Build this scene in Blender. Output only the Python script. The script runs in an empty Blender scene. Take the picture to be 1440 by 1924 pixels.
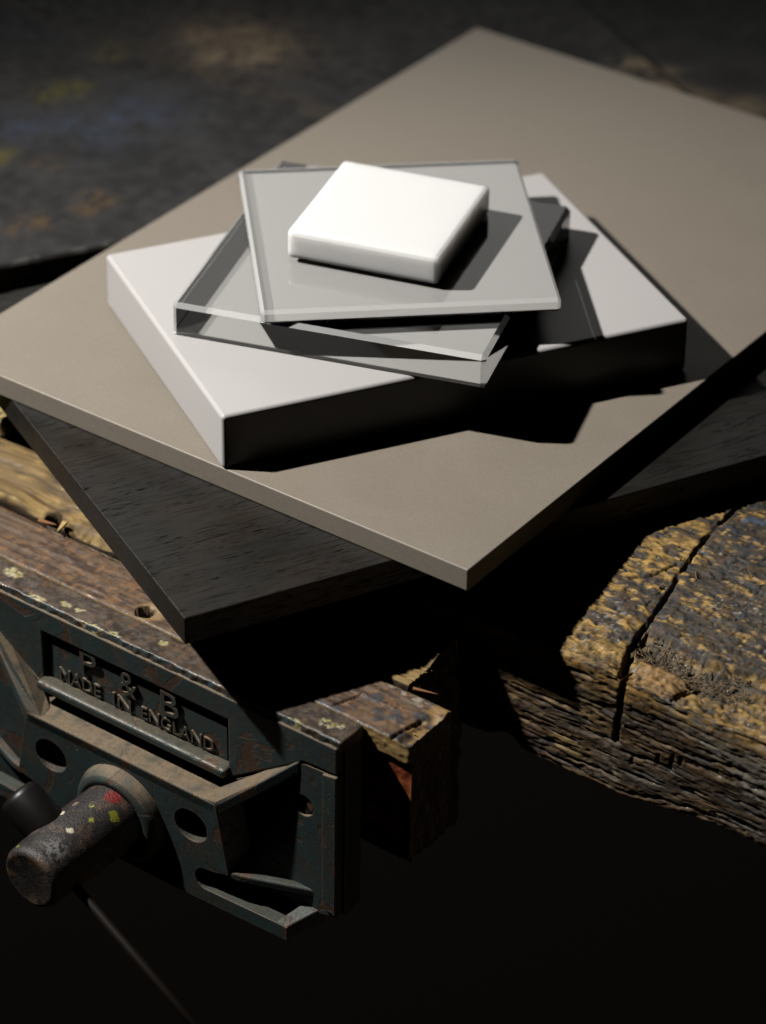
import bpy, bmesh, math, random
import numpy as np
from mathutils import Vector, Matrix

S = 0.1                        # everything below is written in millimetres; one unit is a centimetre
random.seed(4); np.random.seed(4)
sc = bpy.context.scene
sc.unit_settings.scale_length = 0.01
COL = sc.collection

# ------------------------------------------------------------------ camera
cam_d = bpy.data.cameras.new('camera')
cam = bpy.data.objects.new('camera', cam_d); COL.objects.link(cam); sc.camera = cam
pitch, roll = 0.587228, 0.016609
fwd = Vector((0, math.cos(pitch), -math.sin(pitch)))
right0 = Vector((1, 0, 0)); up0 = right0.cross(fwd)
rgt = right0 * math.cos(roll) + up0 * math.sin(roll)
upv = up0 * math.cos(roll) - right0 * math.sin(roll)
cpos = -fwd * 149.624
cam.matrix_world = Matrix(((rgt.x, upv.x, -fwd.x, cpos.x), (rgt.y, upv.y, -fwd.y, cpos.y),
                           (rgt.z, upv.z, -fwd.z, cpos.z), (0, 0, 0, 1)))
cam_d.sensor_fit = 'VERTICAL'; cam_d.sensor_height = 48.1; cam_d.sensor_width = 36
cam_d.lens = 150.486
cam_d.clip_start = 5; cam_d.clip_end = 6000
cam_d.dof.use_dof = True; cam_d.dof.focus_distance = 151.0; cam_d.dof.aperture_fstop = 0.074

# ------------------------------------------------------------------ world, lamp, exposure
w = bpy.data.worlds.new('World'); sc.world = w; w.use_nodes = True
bg = w.node_tree.nodes['Background']
bg.inputs[0].default_value = (1.0, 0.86, 0.68, 1); bg.inputs[1].default_value = 0.0012

lamp_pos = Vector((-86.9, 10.0, 98.6)); lamp_aim = Vector((-7, 13, 2.0))
ld = bpy.data.lights.new('work_lamp', 'SPOT'); ld.energy = 1.46e6; ld.color = (1.0, 0.965, 0.92)
ld.shadow_soft_size = 1.9; ld.spot_size = math.radians(44); ld.spot_blend = 1.0
ld.cycles.is_caustics_light = True
lamp = bpy.data.objects.new('work_lamp', ld); COL.objects.link(lamp)
lamp.location = lamp_pos; lamp.rotation_euler = (lamp_aim - lamp_pos).to_track_quat('-Z', 'Y').to_euler()

# added broad, weak fill lamp far behind the bench: sheen and lift for flat tops
fd = bpy.data.lights.new('back_fill', 'AREA'); fd.shape = 'RECTANGLE'; fd.size = 200; fd.size_y = 110; fd.energy = 6.6e4; fd.color = (1.0, 0.98, 0.93)
fd.cycles.is_caustics_light = True
fill = bpy.data.objects.new('back_fill', fd); COL.objects.link(fill)
fill.location = (-58, 245, 110); fill.rotation_euler = (Vector((0, 12, 0)) - fill.location).to_track_quat('-Z', 'Y').to_euler()

# added weak lamp low on the right, standing in for light off the floor
bd = bpy.data.lights.new('low_fill', 'AREA'); bd.shape = 'DISK'; bd.size = 50; bd.energy = 3.0e3; bd.color = (1.0, 0.74, 0.5)
low = bpy.data.objects.new('low_fill', bd); COL.objects.link(low)
low.location = (78, -72, -48); low.rotation_euler = (Vector((5, 0, -6)) - low.location).to_track_quat('-Z', 'Y').to_euler()

sc.view_settings.view_transform = 'Standard'; sc.view_settings.look = 'None'
sc.view_settings.exposure = 0; sc.view_settings.gamma = 1
sc.cycles.max_bounces = 14; sc.cycles.transmission_bounces = 12; sc.cycles.glossy_bounces = 6
sc.cycles.diffuse_bounces = 4
sc.cycles.caustics_refractive = True; sc.cycles.caustics_reflective = False
sc.cycles.blur_glossy = 0.3; sc.cycles.sample_clamp_indirect = 4
sc.cycles.use_denoising = True
sc.cycles.use_fast_gi = True; sc.cycles.ao_bounces_render = 1; sc.cycles.fast_gi_method = 'REPLACE'
w.light_settings.distance = 5000

# ------------------------------------------------------------------ helpers
def tag(o, label=None, cat=None, group=None, kind=None):
    if label: o['label'] = label
    if cat: o['category'] = cat
    if group: o['group'] = group
    if kind: o['kind'] = kind
    return o

def empty(name, loc=(0, 0, 0), rz=0):
    o = bpy.data.objects.new(name, None); COL.objects.link(o)
    o.location = Vector(loc) * S; o.rotation_euler = (0, 0, rz); o.empty_display_size = 2
    return o

def mesh_obj(name, verts, faces, mat, parent=None, smooth=False):
    me = bpy.data.meshes.new(name)
    v = np.asarray(verts, dtype=np.float64) * S
    me.from_pydata(v.tolist(), [], faces if isinstance(faces, list) else faces.tolist())
    me.update()
    if smooth: me.polygons.foreach_set('use_smooth', [True] * len(me.polygons))
    if mat: me.materials.append(mat)
    o = bpy.data.objects.new(name, me); COL.objects.link(o)
    if parent: o.parent = parent
    return o

def bevel(o, w, seg=2, angle=30, smooth=True):
    m = o.modifiers.new('bevel', 'BEVEL'); m.width = w * S; m.segments = seg
    m.limit_method = 'ANGLE'; m.angle_limit = math.radians(angle); m.harden_normals = smooth
    if smooth: o.data.polygons.foreach_set('use_smooth', [True] * len(o.data.polygons))
    return o

def slab(name, rect, z0, z1, mat):
    """a rectangular slab standing at its real centre and turn; mesh origin at its base"""
    cx, cy, a, wd, hd = rect
    x, y, t = wd / 2, hd / 2, z1 - z0
    v = [(-x, -y, 0), (x, -y, 0), (x, y, 0), (-x, y, 0), (-x, -y, t), (x, -y, t), (x, y, t), (-x, y, t)]
    f = [(0, 3, 2, 1), (4, 5, 6, 7), (0, 1, 5, 4), (1, 2, 6, 5), (2, 3, 7, 6), (3, 0, 4, 7)]
    o = mesh_obj(name, v, f, mat)
    o.location = Vector((cx, cy, z0)) * S; o.rotation_euler = (0, 0, a)
    return o

def glass_facets(o, w, rim_mat):
    """ground rims on a glass slab; every facet keeps its own flat normal, as on cut glass"""
    bm = bmesh.new(); bm.from_mesh(o.data)
    low = [e for e in bm.edges if all(v.co.z < 1e-6 for v in e.verts)]
    bmesh.ops.bevel(bm, geom=[e for e in bm.edges if e not in low], offset=w * S, segments=1, profile=0.5, affect='EDGES')
    for f in bm.faces:
        f.material_index = 0 if max(abs(c) for c in f.normal) > 0.99 else 1
    bmesh.ops.split_edges(bm, edges=bm.edges[:])
    bm.to_mesh(o.data); bm.free()
    o.data.materials.append(rim_mat)
    o.data.polygons.foreach_set('use_smooth', [True] * len(o.data.polygons))
    o.cycles.is_caustics_caster = True
    return o

class NT:
    """small node-tree helper"""
    def __init__(s, name):
        s.m = bpy.data.materials.new(name); s.m.use_nodes = True
        s.t = s.m.node_tree; s.n = s.t.nodes; s.b = s.n['Principled BSDF']; s.o = s.n['Material Output']
    def new(s, ty, **kw):
        n = s.n.new(ty)
        for k, v in kw.items():
            if k.startswith('i_'):
                n.inputs[k[2:]].default_value = v
            else: setattr(n, k, v)
        return n
    def link(s, a, b): s.t.links.new(a, b)
    def coord(s, scale=(1, 1, 1), kind='Object', rot=(0, 0, 0)):
        c = s.new('ShaderNodeTexCoord'); m = s.new('ShaderNodeMapping')
        m.inputs['Scale'].default_value = scale; m.inputs['Rotation'].default_value = rot
        s.link(c.outputs[kind], m.inputs['Vector']); return m.outputs[0]
    def noise(s, vec, scale, detail=4, rough=0.55, dist=0.0):
        n = s.new('ShaderNodeTexNoise'); n.inputs['Scale'].default_value = scale
        n.inputs['Detail'].default_value = detail; n.inputs['Roughness'].default_value = rough
        n.inputs['Distortion'].default_value = dist
        s.link(vec, n.inputs['Vector']); return n.outputs['Fac']
    def ramp(s, fac, stops):
        r = s.new('ShaderNodeValToRGB'); e = r.color_ramp.elements
        while len(e) < len(stops): e.new(0.5)
        for k, (p, c) in enumerate(stops):
            e[k].position = p
            e[k].color = (c, c, c, 1) if isinstance(c, (int, float)) else (*c, 1)
        s.link(fac, r.inputs[0]); return r.outputs[0]
    def mix(s, fac, a, b, mode='MIX'):
        m = s.new('ShaderNodeMix', data_type='RGBA', blend_type=mode)
        for sock, v in ((m.inputs[0], fac), (m.inputs[6], a), (m.inputs[7], b)):
            if isinstance(v, (int, float)): sock.default_value = v if sock.type == 'VALUE' else (v, v, v, 1)
            elif isinstance(v, tuple): sock.default_value = (*v, 1)
            else: s.link(v, sock)
        return m.outputs[2]
    def math(s, op, a, b=0.0, clamp=False):
        m = s.new('ShaderNodeMath', operation=op); m.use_clamp = clamp
        for sock, v in ((m.inputs[0], a), (m.inputs[1], b)):
            if isinstance(v, (int, float)): sock.default_value = v
            else: s.link(v, sock)
        return m.outputs[0]
    def bump(s, h, strength, dist):
        b = s.new('ShaderNodeBump'); b.inputs['Strength'].default_value = strength
        b.inputs['Distance'].default_value = dist
        s.link(h, b.inputs['Height']); s.link(b.outputs[0], s.b.inputs['Normal']); return b
    def set(s, **kw):
        for k, v in kw.items():
            k = k.replace('_', ' ')
            if isinstance(v, (int, float)): s.b.inputs[k].default_value = v
            elif isinstance(v, tuple): s.b.inputs[k].default_value = (*v, 1) if (len(v) == 3 and s.b.inputs[k].type == 'RGBA') else v
            else: s.link(v, s.b.inputs[k])

# ------------------------------------------------------------------ materials of the samples
def mat_taupe():
    k = NT('taupe_quartz'); c = k.coord()
    f = k.noise(c, 9, 3, 0.7); g = k.noise(c, 0.16, 6, 0.6, 0.6)
    col = k.mix(g, (0.174, 0.151, 0.121), (0.208, 0.182, 0.148))
    col = k.mix(k.ramp(f, [(0.3, 0.0), (0.75, 1.0)]), k.mix(1.0, col, (0.88, 0.88, 0.88), 'MULTIPLY'), k.mix(1.0, col, (1.12, 1.12, 1.12), 'MULTIPLY'))
    scuff = k.ramp(k.noise(k.coord((0.5, 6, 6), rot=(0, 0, 0.5)), 1.2, 3), [(.66, 0.), (.74, .35)])
    col = k.mix(k.math('MULTIPLY', scuff, k.ramp(k.noise(c, .3, 2), [(.5, 0.), (.6, 1.)])), col, (0.24, 0.216, 0.188))
    k.set(Base_Color=col, Roughness=k.ramp(g, [(.35, .42), (.65, .54)]), Specular_IOR_Level=0.4)
    k.bump(k.noise(c, 15, 2), 0.12, 0.03)
    return k.m
def mat_white_slab():
    k = NT('pale_grey_solid_surface'); c = k.coord()
    k.set(Base_Color=k.mix(k.noise(c, 0.06, 3), (0.365, 0.354, 0.348), (0.39, 0.379, 0.373)), Roughness=0.36,
          Specular_IOR_Level=0.3)
    return k.m
def mat_tile():
    k = NT('white_opal'); c = k.coord()
    k.set(Base_Color=k.mix(k.noise(c, 0.4, 2), (0.61, 0.61, 0.607), (0.64, 0.64, 0.637)), Roughness=0.3,
          Subsurface_Weight=1.0, Subsurface_Scale=1.2, Subsurface_Radius=(1.0, 0.96, 0.92), Specular_IOR_Level=0.5)
    return k.m
def mat_glass(name, tint):
    k = NT(name)
    k.set(Base_Color=tint, Roughness=0.0, IOR=1.5, Transmission_Weight=1.0)
    return k.m

# ------------------------------------------------------------------ the samples, bottom to top
Z1 = 29.91; Z2 = Z1 + 17.36; Z3 = Z2 + 6.62; Z4 = Z3 + 15.74
RT = (45.51, 242.23, -0.6168, 323.8, 478.7)
RW = (3.24, 160.65, -1.1600, 169.4, 247.7)
RC = (-5.05, 163.30, -0.2968, 159.1, 161.4)
RG = (3.45, 173.5, 0.1203, 146.5, 148.6)
RS = (1.00, 170.00, -0.3343, 79.4, 81.7)
taupe = bevel(slab('stone_slab', RT, -12, 0, mat_taupe()), 0.8, 2)
tag(taupe, 'large taupe stone slab with fine grain, lying on the dark wooden board', 'slab', kind='thing')
wslab = bevel(slab('solid_surface_slab', RW, 0.0, Z1, mat_white_slab()), 2.2, 4)
tag(wslab, 'thick pale grey slab with soft rounded edges, lying on the taupe slab under the glass', 'slab', kind='thing')
k = NT('ground_glass_rim')
k.set(Base_Color=(0.93, 0.94, 0.93), Roughness=0.12, IOR=1.5, Transmission_Weight=0.72)
rim_glass = k.m
gblock = glass_facets(slab('glass_block', RC, Z1 + 0.15, Z2, mat_glass('clear_glass', (0.955, 0.965, 0.955))), 2.2, rim_glass)
tag(gblock, 'thick clear glass block with slanted rims lying on the pale grey slab', 'glass block')
gplate = glass_facets(slab('glass_plate', RG, Z2 + 0.15, Z3, mat_glass('clear_plate_glass', (0.97, 0.975, 0.97))), 1.7, rim_glass)
tag(gplate, 'thin clear glass plate under the small white tile', 'glass plate')
tile = bevel(slab('opal_tile', RS, Z3 + 0.1, Z4, mat_tile()), 2.5, 2, smooth=False)
tag(tile, 'small bright white square tile with rounded edges on top of the whole stack', 'tile')
def painted_back(o, rect, th, rim, mat, edges=True):
    """the grey lacquer of a back-painted glass panel: underside (just inside the skin) and, brushed on, the two far edges"""
    x, y = rect[3] / 2 - 0.35, rect[4] / 2 - 0.35; e = rim + 0.3; V, F = [], []
    def box(x0, x1, y0, y1, z0, z1):
        n = len(V)
        V.extend([(x0, y0, z0), (x1, y0, z0), (x1, y1, z0), (x0, y1, z0), (x0, y0, z1), (x1, y0, z1), (x1, y1, z1), (x0, y1, z1)])
        F.extend([tuple(n + i for i in f) for f in ((0, 3, 2, 1), (4, 5, 6, 7), (0, 1, 5, 4), (1, 2, 6, 5), (2, 3, 7, 6), (3, 0, 4, 7))])
    box(-x, x, -y, y, 0.30, 0.42)
    if edges:
        box(-x - 0.5, -x - 0.38, -y + e, y - e, 0.1, th - rim)
        box(-x + e, x - e, y + 0.38, y + 0.5, 0.1, th - rim)
    b = mesh_obj('painted_back', V, F, mat, o); b.cycles.is_caustics_receiver = True
    if edges:
        b.data.materials.append(edge_lacq)
        for p in b.data.polygons[6:]: p.material_index = 1
    return b
def mat_lacquer():
    k = NT('pale_grey_lacquer'); c = k.coord()
    k.set(Base_Color=k.mix(k.noise(c, 0.3, 3), (0.60, 0.588, 0.576), (0.625, 0.613, 0.60)), Roughness=0.9, Specular_IOR_Level=0.0)
    return k.m
lacq = mat_lacquer()
k = NT('thin_edge_lacquer'); f = k.noise(k.coord((1, 1, 3)), 1.5, 4)
d1 = k.new('ShaderNodeBsdfDiffuse'); d2 = k.new('ShaderNodeBsdfTranslucent'); mx = k.new('ShaderNodeMixShader'); mx.inputs[0].default_value = 0.5
d1.inputs[0].default_value = (.5, .51, .49, 1); k.link(k.mix(f, (.13, .135, .127), (.27, .278, .265)), d2.inputs[0])
k.link(d1.outputs[0], mx.inputs[1]); k.link(d2.outputs[0], mx.inputs[2]); k.link(mx.outputs[0], k.o.inputs[0])
tr = k.new('ShaderNodeBsdfTransparent'); m2 = k.new('ShaderNodeMixShader'); m2.inputs[0].default_value = 0.38
k.link(mx.outputs[0], m2.inputs[1]); k.link(tr.outputs[0], m2.inputs[2]); k.link(m2.outputs[0], k.o.inputs[0])
edge_lacq = k.m
painted_back(gblock, RC, Z2 - Z1 - 0.15, 2.2, lacq); painted_back(gplate, RG, Z3 - Z2 - 0.15, 1.6, lacq, False)
for o in (wslab, taupe): o.cycles.is_caustics_receiver = True

# ------------------------------------------------------------------ numpy noise for carved and worn surfaces
def _h(ix, iy, iz, seed):
    h = (ix * 374761393 + iy * 668265263 + iz * 2147483647 + seed * 1274126177) & 0xFFFFFFFF
    h = ((h ^ (h >> 13)) * 1274126177) & 0xFFFFFFFF
    h = ((h ^ (h >> 16)) * 2246822519) & 0xFFFFFFFF
    return ((h ^ (h >> 15)) & 0xFFFFFF) / float(0xFFFFFF)
def vnoise(p, seed=0):
    p = np.asarray(p, dtype=np.float64)
    i = np.floor(p).astype(np.int64); f = p - i; u = f * f * (3 - 2 * f)
    x, y, z = i[:, 0], i[:, 1], i[:, 2]; r = 0
    for dx in (0, 1):
        wx = u[:, 0] if dx else 1 - u[:, 0]
        for dy in (0, 1):
            wy = u[:, 1] if dy else 1 - u[:, 1]
            for dz in (0, 1):
                wz = u[:, 2] if dz else 1 - u[:, 2]
                r = r + wx * wy * wz * _h(x + dx, y + dy, z + dz, seed)
    return r
def fbm(p, oct=4, seed=0, gain=0.5):
    """0..1, mean about .5"""
    p = np.asarray(p, dtype=np.float64); a, s, t = 1.0, 0.0, 0.0
    for k in range(oct):
        s = s + a * vnoise(p * (2.03 ** k) + 17.3 * k, seed + k); t += a; a *= gain
    return s / t
def sstep(a, b, x):
    t = np.clip((x - a) / (b - a), 0, 1); return t * t * (3 - 2 * t)
def polydist(x, y, pts):
    d = np.full(x.shape, 1e9)
    for (ax, ay), (bx, by) in zip(pts[:-1], pts[1:]):
        vx, vy = bx - ax, by - ay
        t = np.clip(((x - ax) * vx + (y - ay) * vy) / (vx * vx + vy * vy), 0, 1)
        d = np.minimum(d, np.hypot(x - ax - t * vx, y - ay - t * vy))
    return d
def steps(*segs):
    """grid coordinates: (from, to, step) runs laid end to end"""
    out = []
    for a, b, st in segs:
        n = max(1, int(round((b - a) / st))); out += list(np.linspace(a, b, n, endpoint=False))
    return np.array(out + [segs[-1][1]])
def lerp(a, b, m):
    return np.asarray(a) * (1 - m[:, None]) + np.asarray(b) * m[:, None]

def rough_block(name, X, Y, Z, rad, disp, colf, mat, parent=None):
    """the skin of a box on a graded grid, edges worn round, then carved by disp(P, n) and coloured by colf(P0, n, P)"""
    nx, ny, nz = len(X), len(Y), len(Z)
    idm = np.full((nx, ny, nz), -1, dtype=np.int64)
    bd = np.zeros((nx, ny, nz), bool)
    bd[0] = bd[-1] = True; bd[:, 0] = bd[:, -1] = True; bd[:, :, 0] = bd[:, :, -1] = True
    I = np.argwhere(bd); idm[bd] = np.arange(len(I))
    P = np.stack([X[I[:, 0]], Y[I[:, 1]], Z[I[:, 2]]], 1)
    F = []
    def quads(a, flip):
        q = np.stack([a[:-1, :-1].ravel(), a[1:, :-1].ravel(), a[1:, 1:].ravel(), a[:-1, 1:].ravel()], 1)
        F.append(q[:, ::-1] if flip else q)
    quads(idm[:, :, 0], True); quads(idm[:, :, -1], False)
    quads(idm[:, 0, :], False); quads(idm[:, -1, :], True)
    quads(idm[0, :, :], True); quads(idm[-1, :, :], False)
    F = np.concatenate(F)
    lo = np.array([X[0], Y[0], Z[0]]); hi = np.array([X[-1], Y[-1], Z[-1]])
    r = rad * (0.6 + 0.8 * fbm(P / 9.0, 3, 5)) if rad > 1.5 else np.full(len(P), rad)
    q = np.clip(P, lo + r[:, None], hi - r[:, None])
    d = P - q; n = d / np.maximum(np.linalg.norm(d, axis=1), 1e-9)[:, None]
    P1 = q + n * r[:, None]
    P2 = disp(P1, n) if disp else P1
    o = mesh_obj(name, P2, F, mat, parent, smooth=True)
    if colf is not None:
        c = np.clip(colf(P1, n, P2), 0, 1)
        at = o.data.color_attributes.new('Col', 'FLOAT_COLOR', 'POINT')
        at.data.foreach_set('color', np.concatenate([c, np.ones((len(c), 1))], 1).astype(np.float32).ravel())
    return o

def mat_painted(name, rough=(0.45, 0.8), spec=0.4, grain=14, bump=0.35, bdist=0.03, var=0.35, stretch=(1, 1, 1), glint=0.0):
    """surface whose own colours come from the mesh's Col layer; fine relief and gloss variation on top"""
    k = NT(name); c = k.coord(stretch)
    a = k.new('ShaderNodeVertexColor'); a.layer_name = 'Col'
    f = k.noise(c, grain, 4, 0.65); g = k.noise(c, grain * 0.23, 3)
    v = k.math('MULTIPLY', k.math('ADD', 1.0 - var, k.math('MULTIPLY', f, 2 * var)), 0.85)
    k.set(Base_Color=k.mix(1.0, a.outputs[0], v, 'MULTIPLY'),
          Roughness=k.ramp(k.mix(0.5, f, g), [(0.35, rough[0]), (0.65, rough[1])]), Specular_IOR_Level=spec)
    if glint:
        vo = k.new('ShaderNodeTexNoise'); vo.inputs['Scale'].default_value = 16; vo.inputs['Detail'].default_value = 1
        k.link(k.coord(), vo.inputs['Vector'])
        m = k.ramp(vo.outputs['Fac'], [(0.66, 0.0), (0.70, 1.0)])
        k.set(Coat_Weight=k.math('MULTIPLY', m, glint), Coat_Roughness=0.25)
    k.bump(k.math('ADD', f, k.math('MULTIPLY', k.noise(c, grain * 2.7, 2), 0.5)), bump, bdist)
    return k.m

# ------------------------------------------------------------------ dark wooden board under the taupe slab
def mat_darkwood():
    k = NT('dark_stained_oak')
    c = k.coord((1, 0.07, 1)); pz = k.coord((19, 1.3, 19))
    g = k.noise(c, 3.2, 5, 0.6, 0.3)
    col = k.mix(k.ramp(g, [(0.3, 0.0), (0.7, 1.0)]), (0.0092, 0.0086, 0.0077), (0.0138, 0.0127, 0.0112))
    big = k.ramp(k.noise(k.coord((1, 0.5, 1)), 0.35, 2), [(0.48, 0.0), (0.62, 1.0)])
    col = k.mix(big, col, k.mix(1.0, col, (1.2, 0.98, 0.78), 'MULTIPLY'))
    pore = k.ramp(k.noise(pz, 1.0, 2, 0.5), [(0.60, 0.0), (0.64, 1.0)])
    pl = k.ramp(k.noise(k.coord((26, 0.42, 26)), 1.0, 1, 0.5), [(0.62, 0.0), (0.68, 0.8)])
    dens = k.ramp(k.noise(k.coord((1, 0.3, 1)), 1.1, 2), [(0.42, 0.0), (0.55, 1.0)])
    pore = k.math('MAXIMUM', k.math('MULTIPLY', pore, dens), pl)
    col = k.mix(pore, col, (0.004, 0.0035, 0.003))
    k.set(Base_Color=col, Roughness=k.mix(g, 0.40, 0.52), Specular_IOR_Level=k.math('MULTIPLY', k.math('SUBTRACT', 1.0, pore), 0.28))
    h = k.math('SUBTRACT', k.math('MULTIPLY', k.noise(k.coord((6, 0.3, 6)), 2.0, 4), 0.3), pore)
    k.bump(h, 0.35, 0.03)
    return k.m
RB = (33.7, 168.5, -1.0858, 310, 440)
board = bevel(slab('wooden_board', RB, -26.94, -12.02, mat_darkwood()), 0.7, 2)
tag(board, 'dark stained wooden board with open pores, lying on the workbench under the taupe slab', 'board')

# ------------------------------------------------------------------ workbench, in its own turned frame (s along the front, t into the bench)
FRAME = (-17, -99, 0); TURN = math.radians(-36)
bench = empty('workbench', FRAME, TURN)
tag(bench, 'battered old wooden workbench with a cracked paint-stained top under the boards', 'workbench')
OCHRE = np.array((0.40, 0.245, 0.068)); RAW = np.array((0.27, 0.18, 0.062)); GRIME = np.array((0.045, 0.043, 0.041))
BLUEGREY = np.array((0.05, 0.056, 0.064)); BROWN = np.array((0.105, 0.06, 0.026)); GREYWOOD = np.array((0.21, 0.20, 0.175))
CRACK = [(84.5, 92), (83.6, 103.0), (80.0, 112), (74.9, 126.8), (73.0, 150.0), (68.0, 176.3), (65.0, 195.2), (62.7, 218.3), (62.0, 244.3), (60, 300)]
FRACT = [(76, 136.5), (81.1, 135.2), (89.3, 133.8), (101.9, 132.2), (115.1, 129.4), (130, 133), (139.6, 135.7), (155, 141), (200, 150)]
def crack_s(t): return np.interp(t, [p[1] for p in CRACK], [p[0] for p in CRACK])
SPLITS = [([(52, 118), (60, 121), (70, 119)], 1.8), ([(50, 160), (58, 168), (63, 181)], 1.8), ([(74, 176), (92, 186), (118, 184)], 1.6),
          ([(96, 150), (120, 158), (150, 155), (178, 162)], 1.8), ([(82, 200), (104, 212), (134, 209)], 1.6), ([(120, 112), (134, 118), (156, 114)], 2.4), ([(132, 104), (150, 108), (172, 104)], 2.2)]
def beam_fields(P):
    s, t, z = P.T
    j = 2.2 * (fbm(P / 4.0, 3, 18) - .5); j2 = 2.2 * (fbm(P / 4.0, 3, 19) - .5)
    dc = polydist(s + j, t + j2, CRACK); dfr = polydist(s + j, t + j2, FRACT)
    ft = np.interp(s, [p[0] for p in FRACT], [p[1] for p in FRACT])
    rs = s - crack_s(t)
    chip = sstep(0, 3, rs) * sstep(1.2, -1.0, t - ft + j) * sstep(195, 150, s)
    trough = chip * np.exp(-((t - (ft - 9)) / 7.5) ** 2) * sstep(150, 120, s)
    return s, t, z, dc, dfr, ft, rs, chip, trough
def beam_sag(t):
    return 12.0 * np.clip((200 - t) / 100.0, 0, 1)          # the top is worn down towards the front edge
def beam_disp(P, n):
    s, t, z, dc, dfr, ft, rs, chip, trough = beam_fields(P)
    top = np.clip(n[:, 2], 0, 1); fr = np.clip(-n[:, 1], 0, 1)
    under = np.clip(sstep(255, 275, t) + sstep(-150, -170, s), 0, 1)
    rug = fbm(np.stack([s / 3.5, t / 1.2, z / 1.5], 1), 3, 3)
    d = top * (.9 * (fbm(P / 16, 3, 1) - .5) + .8 * (fbm(np.stack([s / 11, t / 2.3, z / 3], 1), 4, 2) - .5) + .45 * (rug - .5) - .7 * sstep(.60, .72, fbm(P / 2.4, 3, 16))) * (1 - 0.7 * under)
    g = fbm(np.stack([s / 40, t / 3, z / 0.8], 1), 3, 4) - .5; g2 = fbm(np.stack([s / 55, t / 4, z / 4.0], 1), 3, 5) - .5
    d += fr * (.25 * g + .5 * g2 + .5 * (fbm(P / 6, 3, 6) - .5) - .75 * sstep(.030, .008, np.abs(fbm(np.stack([s / 45, t / 5, z / 3.4], 1), 3, 40) - .5)) - .4 * sstep(.03, .01, np.abs(fbm(np.stack([s / 28, t / 5, z / 1.8], 1), 2, 43) - .52)) + .5 * (fbm(np.stack([s / 3.5, t / 2, z / 1.0], 1), 2, 17) - .5)
               - 1.3 * sstep(.60, .70, fbm(np.stack([s / 16, t / 4, z / 2.2], 1), 3, 7)) * sstep(10, 60, s))
    cells = fbm(np.stack([s / 15, t / 6, z / 9], 1), 4, 36) * 9; lev = np.floor(cells); fr_ = cells - lev
    near = sstep(150, 106, t) * (.55 + .45 * (rs > 0)) + .25
    d -= top * 1.0 * sstep(.022, .006, np.abs(fbm(np.stack([s / 26, t / 3.6, z / 9], 1), 3, 46) - .5)) * (1 - under)
    d += top * near * .85 * (lev + sstep(.55, 1.0, fr_) - 4.5) * (1 - under)
    d += fr * .28 * (lev + sstep(.6, 1.0, fr_) - 4.5) * sstep(6, 30, s)
    Q = P + n * d[:, None]
    for (pts, dep) in SPLITS:
        Q[:, 2] -= top * dep * sstep(.9 + .6 * fbm(P / 2, 2, 37), .2, polydist(s + 1.6 * (fbm(P / 3, 3, 38) - .5), t + 1.6 * (fbm(P / 3, 3, 39) - .5), pts))
    wn = 0.9 * (fbm(P / 3, 3, 9) - .3)
    wc = 0.05 + wn * .9 + 1.35 * sstep(130, 108, t)
    gap = sstep(.36, .5, fbm(P / 7, 2, 10)) * sstep(135, 150, t) + sstep(150, 135, t)
    Q[:, 2] -= top * (9 * np.clip(gap, .12, 1) * sstep(wc + 1.1, wc * 0.3, dc) + 1.2 * sstep(7, 1, dc) * sstep(200, 130, t))
    Q[:, 2] -= top * (chip * (1.3 + 2.2 * fbm(P / 4, 3, 11)) + trough * (4.4 + 4.0 * (fbm(P / 1.8, 3, 12) - .4)))
    Q[:, 2] -= top * 1.6 * sstep(1.0, 0.3, dfr) * sstep(78, 84, s) * sstep(190, 150, s)
    stub = sstep(84.5, 86.5, s) * sstep(114, 110, s) * sstep(119, 114, t)
    Q[:, 2] += top * stub * 2.6 * (0.4 + 0.9 * fbm(P / 3, 2, 13))
    Q[:, 2] -= top * 4 * sstep(1.3, 0.3, np.abs(s - 111.5 - 0.25 * (t - 104))) * sstep(122, 116, t)
    # saw cut down the front face, and old chisel marks
    cut = sstep(1.9, 0.8, np.abs(s - (84.8 + 0.045 * (z + 42)) + 1.2 * (fbm(P / 3.5, 3, 14) - .5))) * sstep(-79, -72, z)
    Q[:, 1] += fr * cut * 9
    for (cs, cz, h, dp) in ((106.5, -76, 7, 1.6), (114, -73, 8, 2.0), (118.5, -70, 5, 1.4), (93, -84, 6, 1.2)):
        Q[:, 1] += fr * dp * sstep(1.2, 0.3, np.abs(s - cs - 0.12 * (z - cz) + 1.2 * (fbm(P / 2.5, 2, 20) - .5))) * sstep(h, h * .4, np.abs(z - cz))
    Q[:, 2] += sstep(-85, -112, z) * (1.6 * fbm(np.stack([s / 9, t / 9, z / 30], 1), 4, 15) + 7 * sstep(85, 140, s) + 6 * np.exp(-((s - 22) / 7.0) ** 2))
    Q[:, 2] -= beam_sag(t) * sstep(-112, -31, z)
    return Q
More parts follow.
